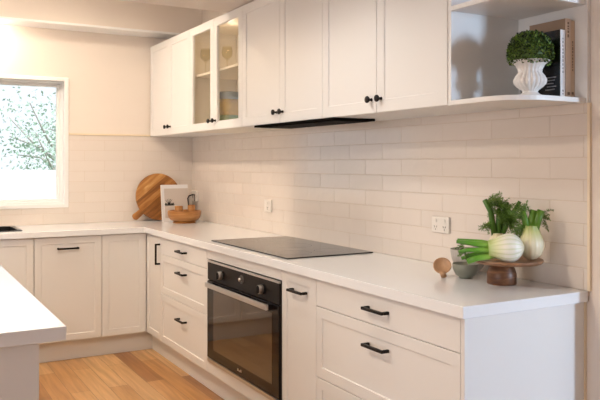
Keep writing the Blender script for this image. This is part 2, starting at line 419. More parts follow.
# ------------------------------------------------------------------ cabinetry helpers
def shaker_bm(w, h, rail=0.045, t=0.019, rec=0.005, flat=False, hole=False):
    """door in local space: x 0..w, z 0..h, face at y=-t; panel recessed, or open (hole)"""
    bm = bmesh.new(); e = 0.0015
    def ring(ins, y):
        return [bm.verts.new((x, y, z)) for x, z in ((ins, ins), (w - ins, ins), (w - ins, h - ins), (ins, h - ins))]
    def band(A, B):
        for i in range(4): bm.faces.new((A[i], A[(i + 1) % 4], B[(i + 1) % 4], B[i]))
    b0 = ring(0, 0); b1 = ring(0, -t + e); f0 = ring(e, -t)
    band(b0, b1); band(b1, f0)
    if flat:
        bm.faces.new(f0); bm.faces.new(b0[::-1])
    elif hole:
        f1 = ring(rail, -t); f2 = ring(rail + 0.003, -t + 0.006); f3 = ring(rail + 0.003, 0)
        band(f0, f1); band(f1, f2); band(f2, f3); band(f3, b0)
    else:
        f1 = ring(rail, -t); f2 = ring(rail + 0.003, -t + rec)
        band(f0, f1); band(f1, f2); bm.faces.new(f2); bm.faces.new(b0[::-1])
    return bm

def place(o, parent, loc, face='y'):
    o.parent = parent; o.location = loc
    if face == 'x': o.rotation_euler = (0, 0, PI / 2)
    return o

def bar_handle_bm(L, vertical=False):
    bm = bmesh.new(); d = 0.031
    for q in (-1, 1):
        bx(bm, min(q * L / 2, q * (L / 2 - 0.012)), max(q * L / 2, q * (L / 2 - 0.012)), -d + 0.006, 0, -0.0062, 0.0062)
    bx(bm, -L / 2, L / 2, -d - 0.006, -d + 0.0062, -0.0060, 0.0060)
    if vertical:
        for v in bm.verts: v.co = Vector((v.co.z, v.co.y, v.co.x))
    return bm

def handle(parent, loc, L, vertical=False, name='handle'):
    o = obj(name, bar_handle_bm(L, vertical), M['black'], bevel=0.0028, seg=3)
    return place(o, parent, loc)

def front(name, cab, x0, x1, z0, z1, plane, face='y', flat=False, rail=0.045, hole=False):
    g = 0.0015
    o = obj(name, shaker_bm(x1 - x0 - 2 * g, z1 - z0 - 2 * g, rail, flat=flat, hole=hole), M['cab'])
    if face == 'y': place(o, cab, (x0 + g, plane + 0.019, z0 + g))
    else: place(o, cab, (plane - 0.019, x0 + g, z0 + g), 'x')
    return o
# cabinet roots sit at the world origin of their own footprint; children use coordinates relative to it
def rel(root, x, y, z): return (x - root.location.x, y - root.location.y, z - root.location.z)

def cabinet(name, loc): return empty(name, loc)
KZ = 0.142
def carcass(root, x0, x1, y0, y1, z0, z1, name='carcass', m=None, bevel=0):
    X, Y, Z = root.location
    return obj(name, box(x0 - X, x1 - X, y0 - Y, y1 - Y, z0 - Z, z1 - Z), m or M['cab'], root, bevel=bevel)
CF = FR + 0.020                     # carcass front (behind the doors), long run
CX = FX - 0.020
BT = H - T - 0.0005
DT = 0.857                          # door tops

def add_front(root, name, x0, x1, z0, z1, **k):
    o = front(name, root, x0, x1, z0, z1, FR, 'y', **k); o.location = Vector(o.location) - root.location; return o
def add_front_x(root, name, y0, y1, z0, z1, **k):
    o = front(name, root, y0, y1, z0, z1, FX, 'x', **k); o.location = Vector(o.location) - root.location; return o

# corner cabinet with its two-leaf door
r = tag(cabinet('corner_base_cabinet', (0.45, -0.45, 0)), 'white corner base cabinet with an L of two shaker leaves, below the timber bowl', 'cabinet')
carcass(r, 0.01, 0.905, CF, -0.02, KZ, BT)
X, Y, Z = r.location
obj('carcass', box(0.01 - X, CX - X, -0.899 - Y, CF - Y - 0.001, KZ, BT), M['cab'], r)
d = add_front(r, 'door', FX + 0.003, 0.909, KZ, DT); handle(d, (0.909 - FX - 0.022, -0.019, 0.735 - KZ), 0.145, True)
add_front_x(r, 'door', -0.900, FR - 0.003, KZ, DT)

# bank of drawers
r = tag(cabinet('drawer_cabinet', (1.34, -0.3, 0)), 'white three-drawer base cabinet left of the black oven', 'cabinet')
carcass(r, 0.911, 1.735, CF, -0.02, KZ, BT)
for za, zb, flat, hz in ((0.742, DT, True, 0.797), (0.472, 0.742, False, 0.660), (KZ, 0.472, False, 0.364)):
    d = add_front(r, 'drawer', 0.911, 1.735, za, zb, flat=flat)
    handle(d, (1.343 - 0.911, -0.019, hz - za), 0.137)

# oven housing
r = tag(cabinet('oven_cabinet', (2.235, -0.3, 0)), 'white oven housing framing the black oven under the benchtop', 'cabinet')
X, Y, Z = r.location
bm = bmesh.new()
for a in ((1.737, 1.765, CF, -0.02, KZ, BT), (2.664, 2.667, CF, -0.02, KZ, BT), (1.7655, 2.6635, CF, -0.02, KZ, 0.205), (1.7655, 2.6635, CF, -0.02, 0.812, BT)):
    bx(bm, a[0] - X, a[1] - X, a[2] - Y, a[3] - Y, a[4], a[5])
obj('carcass', bm, M['cab'], r)
add_front(r, 'filler_panel', 1.736, 2.667, 0.803, DT, flat=True)
add_front(r, 'filler_panel', 1.736, 1.765, 0.212, 0.803, flat=True)
add_front(r, 'filler_panel', 1.736, 2.667, KZ, 0.212, flat=True)

# narrow cabinet with horizontal handle
r = tag(cabinet('narrow_base_cabinet', (2.845, -0.3, 0)), 'narrow white single-door base cabinet right of the oven', 'cabinet')
carcass(r, 2.669, 2.984, CF, -0.02, KZ, BT)
d = add_front(r, 'door', 2.668, 2.985, KZ, DT); handle(d, (2.843 - 2.668, -0.019, 0.780 - KZ), 0.134)

# wide drawers at the end
r = tag(cabinet('wide_drawer_cabinet', (3.44, -0.3, 0)), 'wide white drawer cabinet at the near end of the long bench', 'cabinet')
carcass(r, 2.986, 3.900, CF, -0.02, KZ, BT)
for za, zb, flat, hz in ((0.740, DT, True, 0.801), (0.434, 0.740, False, 0.660), (KZ, 0.434, False, 0.362)):
    d = add_front(r, 'drawer', 2.985, 3.901, za, zb, flat=flat)
    handle(d, (3.447 - 2.985, -0.019, hz - za), 0.137)
X, Y, Z = r.location
obj('end_panel', box(3.902 - X, 3.920 - X, FR - Y, -0.013 - Y, 0, BT), M['cab'], r, bevel=0.001)
obj('scribe_strip', box(3.902 - X, 3.922 - X, -0.0125 - Y, -0.001 - Y, 0, BT), M['edge'], r)

# back run: pull-out cabinet and sink cabinet
r = tag(cabinet('bin_cabinet', (0.3, -1.126, 0)), 'white shaker cabinet with a long black bar handle, on the back wall run', 'cabinet')
carcass(r, 0.01, CX, -1.351, -0.902, KZ, BT)
d = add_front_x(r, 'door', -1.352, -0.901, KZ, DT); handle(d, (0.217, -0.019, 0.777 - KZ), 0.142)
r = tag(cabinet('sink_cabinet', (0.3, -1.80, 0)), 'white shaker cabinet below the black sink, partly behind the island', 'cabinet')
X, Y, Z = r.location
bm = bmesh.new(); bx(bm, 0.01 - X, CX - X, -2.25 - Y, -1.353 - Y, KZ, 0.62); bx(bm, CX - 0.02 - X, CX - X, -2.25 - Y, -1.353 - Y, 0.62, BT); bx(bm, 0.01 - X, CX - X, -1.371 - Y, -1.353 - Y, 0.62, BT)
obj('carcass', bm, M['cab'], r)
add_front_x(r, 'door', -1.801, -1.354, KZ, DT); add_front_x(r, 'door', -2.25, -1.802, KZ, DT)

# kickboards
kb = cells([0.02, 0.529, 3.90], [-2.25, -0.519, -0.02], lambda x, y: x < 0.529 or y > -0.519, 0, KZ - 0.002)
tag(obj('kickboard', kb, M['cab'], bevel=0.001), 'white L-shaped kickboard recessed under the base cabinets at the floorboards', 'kickboard')

# benchtop with sink cut-out
SX0, SX1, SY0, SY1 = 0.10, 0.475, -2.10, -1.43
bm = cells([0.009, SX0, SX1, 0.610, XE], [-2.30, SY0, SY1, -0.60, -0.012, -0.0095],
           lambda x, y: (x < 0.61 or y > -0.60) and not (SX0 < x < SX1 and SY0 < y < SY1), H - T, H)
tag(obj('benchtop', bm, M['bench'], bevel=0.0025), 'white quartz L-shaped benchtop running round the corner below the tiles', 'benchtop')
# sink
r = tag(empty('kitchen_sink', (0.29, -1.765, 0.70)), 'black sink let into the bench below the window', 'sink')
X, Y, Z = r.location
bm = bmesh.new()
w = 0.006
x0, x1, y0, y1 = SX0 + 0.007 - X, SX1 - 0.007 - X, SY0 + 0.007 - Y, SY1 - 0.007 - Y
bx(bm, x0 - w, x1 + w, y0 - w, y1 + w, -0.01, 0)
for a in ((x0 - w, x0, y0 - w, y1 + w), (x1, x1 + w, y0 - w, y1 + w), (x0, x1, y0 - w, y0), (x0, x1, y1, y1 + w)): bx(bm, *a, 0, 0.2005)
e = 0.026
for a in ((x0 - e, x0, y0 - e, y1 + e), (x1, x1 + 0.016, y0 - e, y1 + e), (x0, x1, y0 - e, y0), (x0, x1, y1, y1 + e)): bx(bm, *a, 0.2005, 0.2045)
obj('basin', bm, M['sink'], r)
bm = bmesh.new(); lathe(bm, [(0, 0.0005), (0.04, 0.0005), (0.045, 0.003), (0.03, 0.004), (0, 0.002)], 24); obj('drain', bm, M['steel'], r, True)

# ------------------------------------------------------------------ oven
r = tag(empty('built_in_oven', (2.2145, -0.288, 0.213)), 'black built-in oven with silver handle and two knobs under the hob', 'oven'); r.scale = (0.984, 1, 1)
def L(x0, x1, y0, y1, z0, z1): return box(x0 - 2.243, x1 - 2.243, y0 + 0.30, y1 + 0.30, z0 - 0.213, z1 - 0.213)
bm = bmesh.new()
for a in ((1.790, 1.806, -0.592, -0.05, 0.213, 0.799), (2.680, 2.696, -0.592, -0.05, 0.213, 0.799), (1.806, 2.68, -0.592, -0.05, 0.213, 0.26), (1.806, 2.68, -0.592, -0.05, 0.70, 0.799), (1.806, 2.68, -0.07, -0.05, 0.26, 0.70)):
    bx(bm, a[0] - 2.243, a[1] - 2.243, a[2] + 0.3, a[3] + 0.3, a[4] - 0.213, a[5] - 0.213)
obj('oven_body', bm, M['ovenin'], r)
obj('top_trim', L(1.789, 2.697, -0.603, -0.5935, 0.789, 0.800), M['steel'], r, bevel=0.001)
obj('control_panel', L(1.789, 2.697, -0.600, -0.5935, 0.688, 0.788), M['ovenpanel'], r, bevel=0.002)
d = obj('oven_door', L(1.789, 2.697, -0.600, -0.5935, 0.238, 0.683), M['ovenpanel'], r, bevel=0.003)
obj('door_glass', L(1.793, 2.693, -0.6030, -0.6002, 0.241, 0.679), M['ovenblack'], d)
obj('bottom_trim', L(1.789, 2.697, -0.603, -0.5935, 0.2135, 0.234), M['steel'], r, bevel=0.001)
obj('door_window', L(1.885, 2.625, -0.6042, -0.6031, 0.295, 0.640), M['ovenwin'], d)
# handle
bm = L(1.852, 2.634, -0.642, -0.628, 0.655, 0.682)
hd = obj('handle', bm, M['steel'], r, bevel=0.002)
for xa in (1.853, 2.595): obj('handle_bracket', box(xa - 2.243, xa + 0.038 - 2.243, -0.628 + 0.3, -0.6045 + 0.3, 0.656 - 0.213, 0.681 - 0.213), M['black'], hd)
for kx in (2.010, 2.522):
    bm = bmesh.new(); lathe(bm, [(0.027, 0), (0.027, 0.006), (0.022, 0.008), (0.0205, 0.030), (0.0185, 0.034), (0, 0.034)], 28)
    bx(bm, -0.004, 0.004, -0.018, 0.018, 0.034, 0.038)
    for v in bm.verts: v.co = Vector((v.co.x, -v.co.z, v.co.y))
    k = obj('control_knob', bm, M['black'], r); smooth_angle(k, 35); k.location = (kx - 2.243, -0.3000, 0.738 - 0.213)
    bm = bmesh.new(); lathe(bm, [(0.0222, 0.009), (0.0228, 0.010), (0.0218, 0.029), (0.0205, 0.031), (0.0205, 0.009)], 28)
    for v in bm.verts: v.co = Vector((v.co.x, -v.co.z, v.co.y))
    obj('knob_rim', bm, M['steel'], k, True)
bm = bmesh.new(); lathe(bm, [(0.024, 0), (0.022, 0.004), (0.019, 0.004), (0.018, 0.002), (0, 0.002)], 28)
for v in bm.verts: v.co = Vector((v.co.x, -v.co.z, v.co.y))
k = obj('timer_dial', bm, M['hobmark'], r, True); k.location = (0.024, -0.3000, 0.750 - 0.213)
bm = bmesh.new(); lathe(bm, [(0.0, 0.002), (0.010, 0.002), (0.010, 0.016), (0.007, 0.018), (0, 0.018)], 20)
for v in bm.verts: v.co = Vector((v.co.x, -v.co.z, v.co.y))
obj('timer_button', bm, M['steel'], k, True)
# small grey maker's mark, two short shapes on the lower door rail
bm = bmesh.new()
for a in ((-0.026, -0.010, 0.050, 0.062), (-0.006, 0.006, 0.048, 0.056), (0.010, 0.026, 0.050, 0.062)): bx(bm, a[0], a[1], -0.3040, -0.3030, a[2], a[3])
obj('maker_mark', bm, M['steel'], r)

# ------------------------------------------------------------------ hob
r = tag(empty('cooktop', (2.182, -0.292, H)), 'flat black glass cooktop set on the white bench above the oven', 'cooktop')
obj('glass_top', box(-0.469, 0.469, -0.250, 0.250, 0.0, 0.006), M['hob'], r, bevel=0.0015)
for (cx, cy, cr) in ((-0.30, 0.09, 0.09), (-0.30, -0.12, 0.075), (0.0, 0.02, 0.12), (0.30, 0.09, 0.075), (0.30, -0.12, 0.09)):
    bm = bmesh.new(); lathe(bm, [(cr, 0.0061), (cr + 0.0012, 0.0063), (cr + 0.0024, 0.0061)], 48, cx, cy); obj('zone_ring', bm, M['hobmark'], r)
obj('touch_control', box(-0.12, 0.12, -0.232, -0.229, 0.006, 0.0064), M['hobmark'], r)

# ------------------------------------------------------------------ wall cabinets
UF = -0.367; UC = UF + 0.0195
JO = [0.0, 0.46, 0.895, 1.325, 1.765, 2.245, 2.685, 3.135, 3.593]
def knob_bm():
    bm = bmesh.new(); lathe(bm, [(0.0, 0.0), (0.008, 0.0), (0.006, 0.003), (0.0055, 0.014), (0.012, 0.018), (0.0155, 0.023), (0.0145, 0.028), (0.009, 0.031), (0, 0.032)], 20)
    for v in bm.verts: v.co = Vector((v.co.x, -v.co.z, v.co.y))
    return bm
uplab = ['white two-door wall cabinet in the corner, furthest from the camera',
         'wall cabinet with two glass-paned doors, high on the tiled wall',
         'white two-door wall cabinet above the left part of the range hood',
         'white two-door wall cabinet beside the open corner shelves']
upname = ['wall_cabinet', 'glazed_wall_cabinet', 'wall_cabinet', 'wall_cabinet']
for i in range(4):
    x0, x1 = JO[2 * i], JO[2 * i + 2]
    if i == 0: x0 = 0.012
    r = tag(empty(upname[i], ((x0 + x1) / 2, -0.17, Z0)), uplab[i], 'cabinet')
    X, Y, Z = r.location
    hh = Z1 - Z0
    if i == 1:
        bm = bmesh.new()
        for a in ((x0 + 0.0005, x0 + 0.017, UC, -0.010, 0, hh), (x1 - 0.017, x1 - 0.0005, UC, -0.010, 0, hh), (x0 + 0.017, x1 - 0.017, UC, -0.010, 0, 0.017), (x0 + 0.017, x1 - 0.017, UC, -0.010, hh - 0.017, hh), (x0 + 0.017, x1 - 0.017, -0.020, -0.010, 0.017, hh - 0.017)):
            bx(bm, a[0] - X, a[1] - X, a[2] - Y, a[3] - Y, a[4], a[5])
        obj('carcass', bm, M['cabin'], r)
        obj('shelf', box(x0 + 0.018 - X, x1 - 0.018 - X, UC + 0.02 - Y, -0.021 - Y, 0.385, 0.401), M['cabin'], r)
    else:
        obj('carcass', box(x0 + 0.0005 - X, x1 - 0.0005 - X, UC - Y, -0.0115 - Y, 0, hh), M['cab'], r)
    for j, (a, b, side) in enumerate(((x0 if i else 0.012, JO[2 * i + 1], 1), (JO[2 * i + 1], x1, -1))):
        hole = i == 1
        d = front('door', r, a, b, Z0, Z1, UF, 'y', rail=0.052, hole=hole)
        d.location = Vector(d.location) - r.location
        if hole:
            w = b - a - 0.003
            obj('door_glass', box(0.050, w - 0.050, -0.0095, -0.0055, 0.050, hh - 0.053), M['cabglass'], d)
        kx = (b - a - 0.003) - 0.034 if side > 0 else 0.034
        k = obj('knob', knob_bm(), M['black'], d, True); k.location = (kx, -0.019, 0.058)

# range hood slung under the cupboards
r = tag(empty('range_hood', (2.39, -0.27, Z0)), 'slim black range hood tucked under the wall cabinets above the cooktop', 'range hood')
obj('hood_panel', box(-0.435, 0.41, -0.110, 0.135, -0.012, -0.0005), M['hood'], r, bevel=0.002)
for a, b in ((-0.395, -0.215), (-0.19, 0.19), (0.215, 0.395)):
    bm = bmesh.new()
    bx(bm, a, b, -0.085, 0.105, -0.0155, -0.0125)
    obj('filter', bm, M['hoodsteel'], r, bevel=0.001)

# open shelf unit with the rounded end
r = tag(empty('open_shelf_unit', (3.76, -0.015, Z0)), 'white open end shelves with rounded outer corner at the end of the wall cabinets', 'shelf')
X, Y, Z = r.location
prof = [(3.595, -0.018), (3.595, -0.367), (3.790, -0.367)]
for i in range(1, 11):
    a = -PI / 2 + i * (PI / 2) / 10
    prof.append((3.790 + 0.145 * math.cos(a), -0.215 + 0.152 * math.sin(a)))
prof.append((3.932, -0.018))
prof = [(x - X, y - Y) for x, y in prof]
obj('shelf', poly_prism(prof, 0.0, 0.018), M['cab'], r, bevel=0.0015)
obj('shelf', poly_prism(prof, 0.352, 0.370), M['cab'], r, bevel=0.0015)
obj('top_board', poly_prism(prof, 0.7045, 0.7225), M['cab'], r, bevel=0.0015)
obj('back_panel', box(3.611 - X, 3.938 - X, -0.017 - Y, -0.0015 - Y, -0.0, 0.7225), M['cab'], r)
obj('side_panel', box(3.5945 - X, 3.6105 - X, -0.365 - Y, -0.012 - Y, 0.0185, 0.7040), M['cab'], r)

# ------------------------------------------------------------------ island
r = tag(empty('kitchen_island', (2.4, -2.3, 0)), 'white kitchen island with overhanging square-edged top, left foreground', 'island')
obj('island_top', box(1.2 - 2.4, 3.592 - 2.4, -2.75 + 2.3, -1.757 + 2.3, H - T, H), M['bench'], r, bevel=0.002)
obj('island_body', box(1.35 - 2.4, 3.566 - 2.4, -2.66 + 2.3, -1.826 + 2.3, 0.0, BT), M['cab'], r, bevel=0.0015)

# ------------------------------------------------------------------ power outlets
def outlet(label, x, z, w, h, double):
    r = tag(empty('power_outlet', (x, -0.0090, z)), label, 'power outlet', 'power outlets on the tiles')
    obj('cover_plate', box(-w / 2, w / 2, -0.011, 0, -h / 2, h / 2), M['plastic'], r, bevel=0.003)
    for s in ((-1, 1) if double else (0,)):
        obj('switch_rocker', box(s * 0.030 - 0.007, s * 0.030 + 0.007, -0.0150, -0.0112, 0.010, 0.026), M['plastic'], r, bevel=0.001)
        bm = bmesh.new()
        for q in (-1, 1):
            v = bx(bm, -0.0013, 0.0013, -0.0125, -0.0111, -0.0045, 0.0045)
            bmesh.ops.rotate(bm, verts=v, cent=(0, 0, 0), matrix=Matrix.Rotation(q * 0.5, 3, 'Y'))
            bmesh.ops.translate(bm, verts=v, vec=(s * 0.030 + q * 0.007, 0, -0.010))
        bx(bm, s * 0.030 - 0.0013, s * 0.030 + 0.0013, -0.0125, -0.0111, -0.026, -0.018)
        obj('socket_slots', bm, M['plasticd'], r)
outlet('double power outlet on the tiles left of the fennel and grey bowls', 3.142, 1.080, 0.118, 0.073, True)
outlet('small power outlet on the tiles behind the far end of the cooktop', 1.415, 1.078, 0.100, 0.080, False)
r = tag(empty('power_outlet', (0.100, -0.0090, 1.092)), 'white power outlet in the tiled corner right of the cookbook', 'power outlet', 'power outlets on the tiles')
obj('cover_plate', box(-0.055, 0.055, -0.020, 0, -0.043, 0.043), M['plastic'], r, bevel=0.004)

# ------------------------------------------------------------------ chopping board
bm = bmesh.new()
R = 0.188; th = 0.018; n = 72
# outline in local x-y, handle pointing along -x
out = []
ha = 0.13
for i in range(n):
    a = PI - ha + 0.0 - (2 * PI - 2 * ha) * i / (n - 1)
    out.append((R * math.cos(a), R * math.sin(a)))
hl = R + 0.075
out += [(-hl + 0.035, -0.026), (-hl + 0.01, -0.027)] + [(-hl + 0.010 - 0.020 * math.sin(t), -0.027 * math.cos(t)) for t in (0.5, 1.05, PI / 2, 2.1, 2.65)] + [(-hl + 0.01, 0.027), (-hl + 0.035, 0.026)]
a = [bm.verts.new((x, y, 0)) for x, y in out]; b = [bm.verts.new((x, y, th)) for x, y in out]
bm.faces.new(a[::-1]); bm.faces.new(b)
for i in range(len(out)): bm.faces.new((a[i], a[(i + 1) % len(out)], b[(i + 1) % len(out)], b[i]))
bd = tag(obj('chopping_board', bm, M['board'], bevel=0.004, seg=3), 'round honey-brown timber chopping board with a short handle, leaning on the back wall tiles', 'chopping board')
# local z -> world +x (faces room); handle points down-left (-y, -z)
lean = math.radians(9)
ang = math.radians(38)
ex = Vector((0, math.cos(ang), math.sin(ang)))           # local x in the wall plane (handle is -x)
ey = Vector((0, -math.sin(ang), math.cos(ang)))
mt = Matrix((ex, ey, ex.cross(ey))).transposed().to_4x4()
mt = Matrix.Rotation(-lean, 4, 'Y') @ mt
bd.matrix_world = Matrix.Translation((0.058, -0.315, H + 0.190)) @ mt

# ------------------------------------------------------------------ cookbook
r = tag(empty('cookbook', (0.225, -0.222, H)), 'large white cookbook standing upright behind the timber bowl', 'book')
r.rotation_euler = (0, math.radians(-7), math.radians(4))
obj('page_block', box(-0.018, -0.004, -0.104, 0.108, 0.004, 0.288), M['pages'], r)
bm = bmesh.new(); bx(bm, -0.0035, 0, -0.113, 0.112, 0, 0.292); bx(bm, -0.022, -0.0185, -0.113, 0.112, 0, 0.292); bx(bm, -0.022, 0, -0.113, -0.108, 0, 0.292)
obj('cover', bm, M['bkwhite'], r, bevel=0.001)
obj('cover_picture', box(0.0001, 0.0011, -0.092, 0.110, 0.03, 0.262), M['inkp'], r)
bm = bmesh.new()
bx(bm, 0.0012, 0.0018, -0.090, -0.012, 0.128, 0.137)
for i in range(14):
    a = random.uniform(-0.8, 0.8); y = random.uniform(-0.085, -0.02); l = random.uniform(0.012, 0.022)
    v = bx(bm, 0.0012, 0.0018, -0.004, 0.004, 0, l)
    bmesh.ops.rotate(bm, verts=v, cent=(0, 0, 0), matrix=Matrix.Rotation(a, 3, 'X')); bmesh.ops.translate(bm, verts=v, vec=(0, y, 0.130))
for i in range(5):
    a = (-0.6, -0.3, 0, 0.35, 0.7)[i]
    v = bx(bm, 0.0012, 0.0018, -0.0018, 0.0018, 0, 0.045)
    bmesh.ops.rotate(bm, verts=v, cent=(0, 0, 0), matrix=Matrix.Rotation(a, 3, 'X')); bmesh.ops.translate(bm, verts=v, vec=(0, -0.055, 0.137))
obj('picture_foliage', bm, M['inkb'], r)

# ------------------------------------------------------------------ timber bowl and what sits in it
bc = (0.376, -0.212)
bm = bmesh.new(); lathe(bm, [(0, 0.0), (0.085, 0.0), (0.088, 0.006), (0.080, 0.014), (0.105, 0.024), (0.122, 0.045), (0.128, 0.070), (0.127, 0.094), (0.123, 0.096), (0.118, 0.092), (0.116, 0.060), (0.100, 0.036), (0.07, 0.028), (0, 0.026)], 48)
o = tag(obj('wooden_bowl', bm, M['bowlw']), 'wide honey timber bowl on a low foot, on the bench in the corner', 'bowl'); smooth_angle(o, 45); o.location = (bc[0], bc[1], H)
def cup(label, x, y, z, rr, h):
    bm = bmesh.new(); lathe(bm, [(0, 0), (rr * 0.86, 0), (rr, h * 0.3), (rr, h * 0.95), (rr * 0.94, h), (rr * 0.86, h * 0.95), (rr * 0.82, h * 0.2), (0, h * 0.16)], 28)
    o = tag(obj('wooden_cup', bm, M['bowlw'], None), label, 'cup'); smooth_angle(o, 45); o.location = (x, y, z); return o
cup('small timber cup standing in the wooden bowl, on the left side', bc[0] - 0.015, bc[1] - 0.040, H + 0.0330, 0.032, 0.097)
cup('small timber cup in the wooden bowl beneath the black utensil', bc[0] + 0.005, bc[1] + 0.055, H + 0.0330, 0.029, 0.105)
bm = bmesh.new()
px, py = bc[0] + 0.005, bc[1] + 0.055
tube(bm, [(0, -0.010, 0), (0, -0.026, 0.10), (0, -0.030, 0.138), (0, -0.018, 0.157), (0, 0.012, 0.166), (0, 0.030, 0.163)], [0.004, 0.0045, 0.005, 0.005, 0.0045, 0.004], 8)
tube(bm, [(0, 0.024, 0.163), (0, 0.028, 0.140), (0, 0.026, 0.115)], 0.0028, 8)
tube(bm, [(0, 0.010, 0.165), (0, 0.012, 0.140)], 0.002, 8)
o = tag(obj('bent_utensil', bm, M['black'], None, True), 'thin black utensil with a bent top standing in the timber cup', 'utensil'); o.location = (px, py, H + 0.051)

# ------------------------------------------------------------------ cake stand
PX, PY = 3.702, -0.172; PZ = 0.100
r = tag(empty('wooden_cake_stand', (3.668, -0.165, H)), 'round dark timber pedestal stand carrying three fennel bulbs', 'cake stand')
bm = bmesh.new(); lathe(bm, [(0, 0), (0.051, 0), (0.054, 0.004), (0.054, 0.040), (0.052, 0.046), (0.047, 0.062), (0.036, 0.082), (0.034, 0.0845), (0, 0.0845)], 48, mod=lambda a, z: 1 + 0.02 * math.sin(2 * a + 8 * z))
o = obj('pedestal', bm, M['walnut'], r); smooth_angle(o, 40)
bm = bmesh.new()
w_ = lambda a, z: 1 + 0.016 * math.sin(3 * a + 1) + 0.010 * math.sin(7 * a)
lathe(bm, [(0, 0.085), (0.118, 0.085), (0.128, 0.089), (0.133, 0.095), (0.131, 0.100), (0, 0.100)], 72, PX - 3.668, PY + 0.165, 0, mod=w_)
o = obj('plate', bm, M['platew'], r); smooth_angle(o, 40)

# ------------------------------------------------------------------ fennel
def fennel_bulb_bm(rx, ry, h, rib, seed, neck=0.42):
    rnd = random.Random(seed); bm = bmesh.new()
    ph = rnd.uniform(0, 6)
    prof = []
    for i in range(25):
        t = i / 24
        z = h * t
        if t < 0.42: rr = math.sin(PI / 2 * min(1, (t / 0.42)) ** 0.62)
        else:
            u = (t - 0.42) / 0.58; rr = 1 - neck * (u * u * (3 - 2 * u)) ** 1.05
        prof.append((max(0.10, rr), z))
    prof = [(0, 0.003)] + prof + [(0, h * 1.0)]
    def md(a, z):
        t = z / h
        return (1 + rib * math.sin(9 * a + ph) * (0.3 + t) + rib * 0.6 * math.sin(17 * a + 2 * ph)) * 1.0
    lathe(bm, prof, 72, mod=md)
    for v in bm.verts: v.co.x *= rx; v.co.y *= ry
    return bm
def frond(bm, p, d, length, rnd, spread=0.35, dense=1.0, thick=0.0007):
    """feathery frond: a thin rachis with fine side threads"""
    p = Vector(p); d = Vector(d).normalized(); pts = [p]
    k = 7
    for i in range(k):
        d = (d + Vector((rnd.uniform(-1, 1), rnd.uniform(-1, 1), rnd.uniform(-1, 0.7))) * 0.16).normalized()
        p = p + d * length / k; pts.append(p)
    tube(bm, pts, [thick * 1.7 * (1 - 0.6 * i / k) for i in range(k + 1)], 4, False)
    for i in range(1, k + 1):
        for _ in range(int(4 * dense) + (rnd.random() < 0.5)):
            s = Vector((rnd.uniform(-1, 1), rnd.uniform(-1, 1), rnd.uniform(-0.6, 1))).normalized()
            e = (d * 0.7 + s).normalized(); l = length * spread * rnd.uniform(0.45, 1.0) * (1.1 - 0.5 * i / k)
            q = pts[i]; m1 = q + e * l * 0.5; m2 = q + (e + Vector((0, 0, -0.25))).normalized() * l
            tube(bm, [q, m1, m2], [thick, thick * 0.9, thick * 0.5], 3, False)
            for _2 in range(2):
                s2 = Vector((rnd.uniform(-1, 1), rnd.uniform(-1, 1), rnd.uniform(-0.6, 1))).normalized()
                tube(bm, [m1, m1 + (e + s2).normalized() * l * 0.5], [thick * 0.9, thick * 0.5], 3, False)
def fennel(label, loc, rot, rx, ry, h, stalks, fronds, bm_mat, st_mat, seed):
    rnd = random.Random(seed)
    r = tag(empty('fennel_bulb', loc), label, 'fennel', 'fennel bulbs on the timber stand'); r.rotation_euler = rot
    o = obj('bulb', fennel_bulb_bm(rx, ry, h, 0.020, seed), M[bm_mat], r, True)
    for pts, r0, r1 in stalks:
        bm = bmesh.new(); k = len(pts); tube(bm, pts, [r0 + (r1 - r0) * i / (k - 1) for i in range(k)], 10)
        for v in bm.verts: pass
        o = obj('stalk', bm, M[st_mat], r, True)
    if fronds:
        bm = bmesh.new()
        for p, d, l, cnt in fronds:
            for _ in range(cnt):
                dd = Vector(d) + Vector((rnd.uniform(-1, 1), rnd.uniform(-1, 1), rnd.uniform(-1, 1))) * 0.55
                pp = Vector(p) + Vector((rnd.uniform(-1, 1), rnd.uniform(-1, 1), rnd.uniform(-1, 1))) * 0.010
                frond(bm, pp, dd, l * rnd.uniform(0.6, 1.1), rnd)
        o = obj('fronds', bm, M['ffrond'], r)
        o['kind'] = 'stuff'
    return r
TZ = H + PZ
# image-right direction on the bench, and the direction away from the camera
IR = Vector((0.492, 0.871, 0)); 
def ir(a, z, dpt=0): v = IR * a + Vector((-0.871, 0.492, 0)) * dpt; return (v.x, v.y, z)
# upright, right side
fennel('upright cream fennel bulb with cut green stalks, right side of the timber stand', (3.778, -0.128, TZ + 0.0005), (0, 0, 0), 0.049, 0.046, 0.128,
       [([ir(0.002, 0.118), ir(0.004, 0.150), ir(0.012, 0.185)], 0.016, 0.0135), ([ir(0.012, 0.115, -0.01), ir(0.022, 0.150, -0.012), ir(0.034, 0.185, -0.014)], 0.015, 0.0145), ([ir(-0.014, 0.115), ir(-0.022, 0.150), ir(-0.030, 0.182)], 0.0145, 0.009), ([ir(0.006, 0.115, 0.012), ir(0.016, 0.150, 0.02), ir(0.018, 0.180, 0.026)], 0.010, 0.008)],
       [(ir(-0.030, 0.165), ir(-0.35, 0.35), 0.055, 8), (ir(-0.030, 0.130), ir(-0.3, -0.6), 0.06, 9), (ir(-0.012, 0.175), ir(-0.2, 0.7), 0.045, 5), (ir(0.036, 0.165, 0.0), ir(0.8, 0.0), 0.045, 4), (ir(0.045, 0.150, 0.0), ir(0.35, -0.5), 0.045, 3)],
       'fbulb2', 'fstalk', 3)
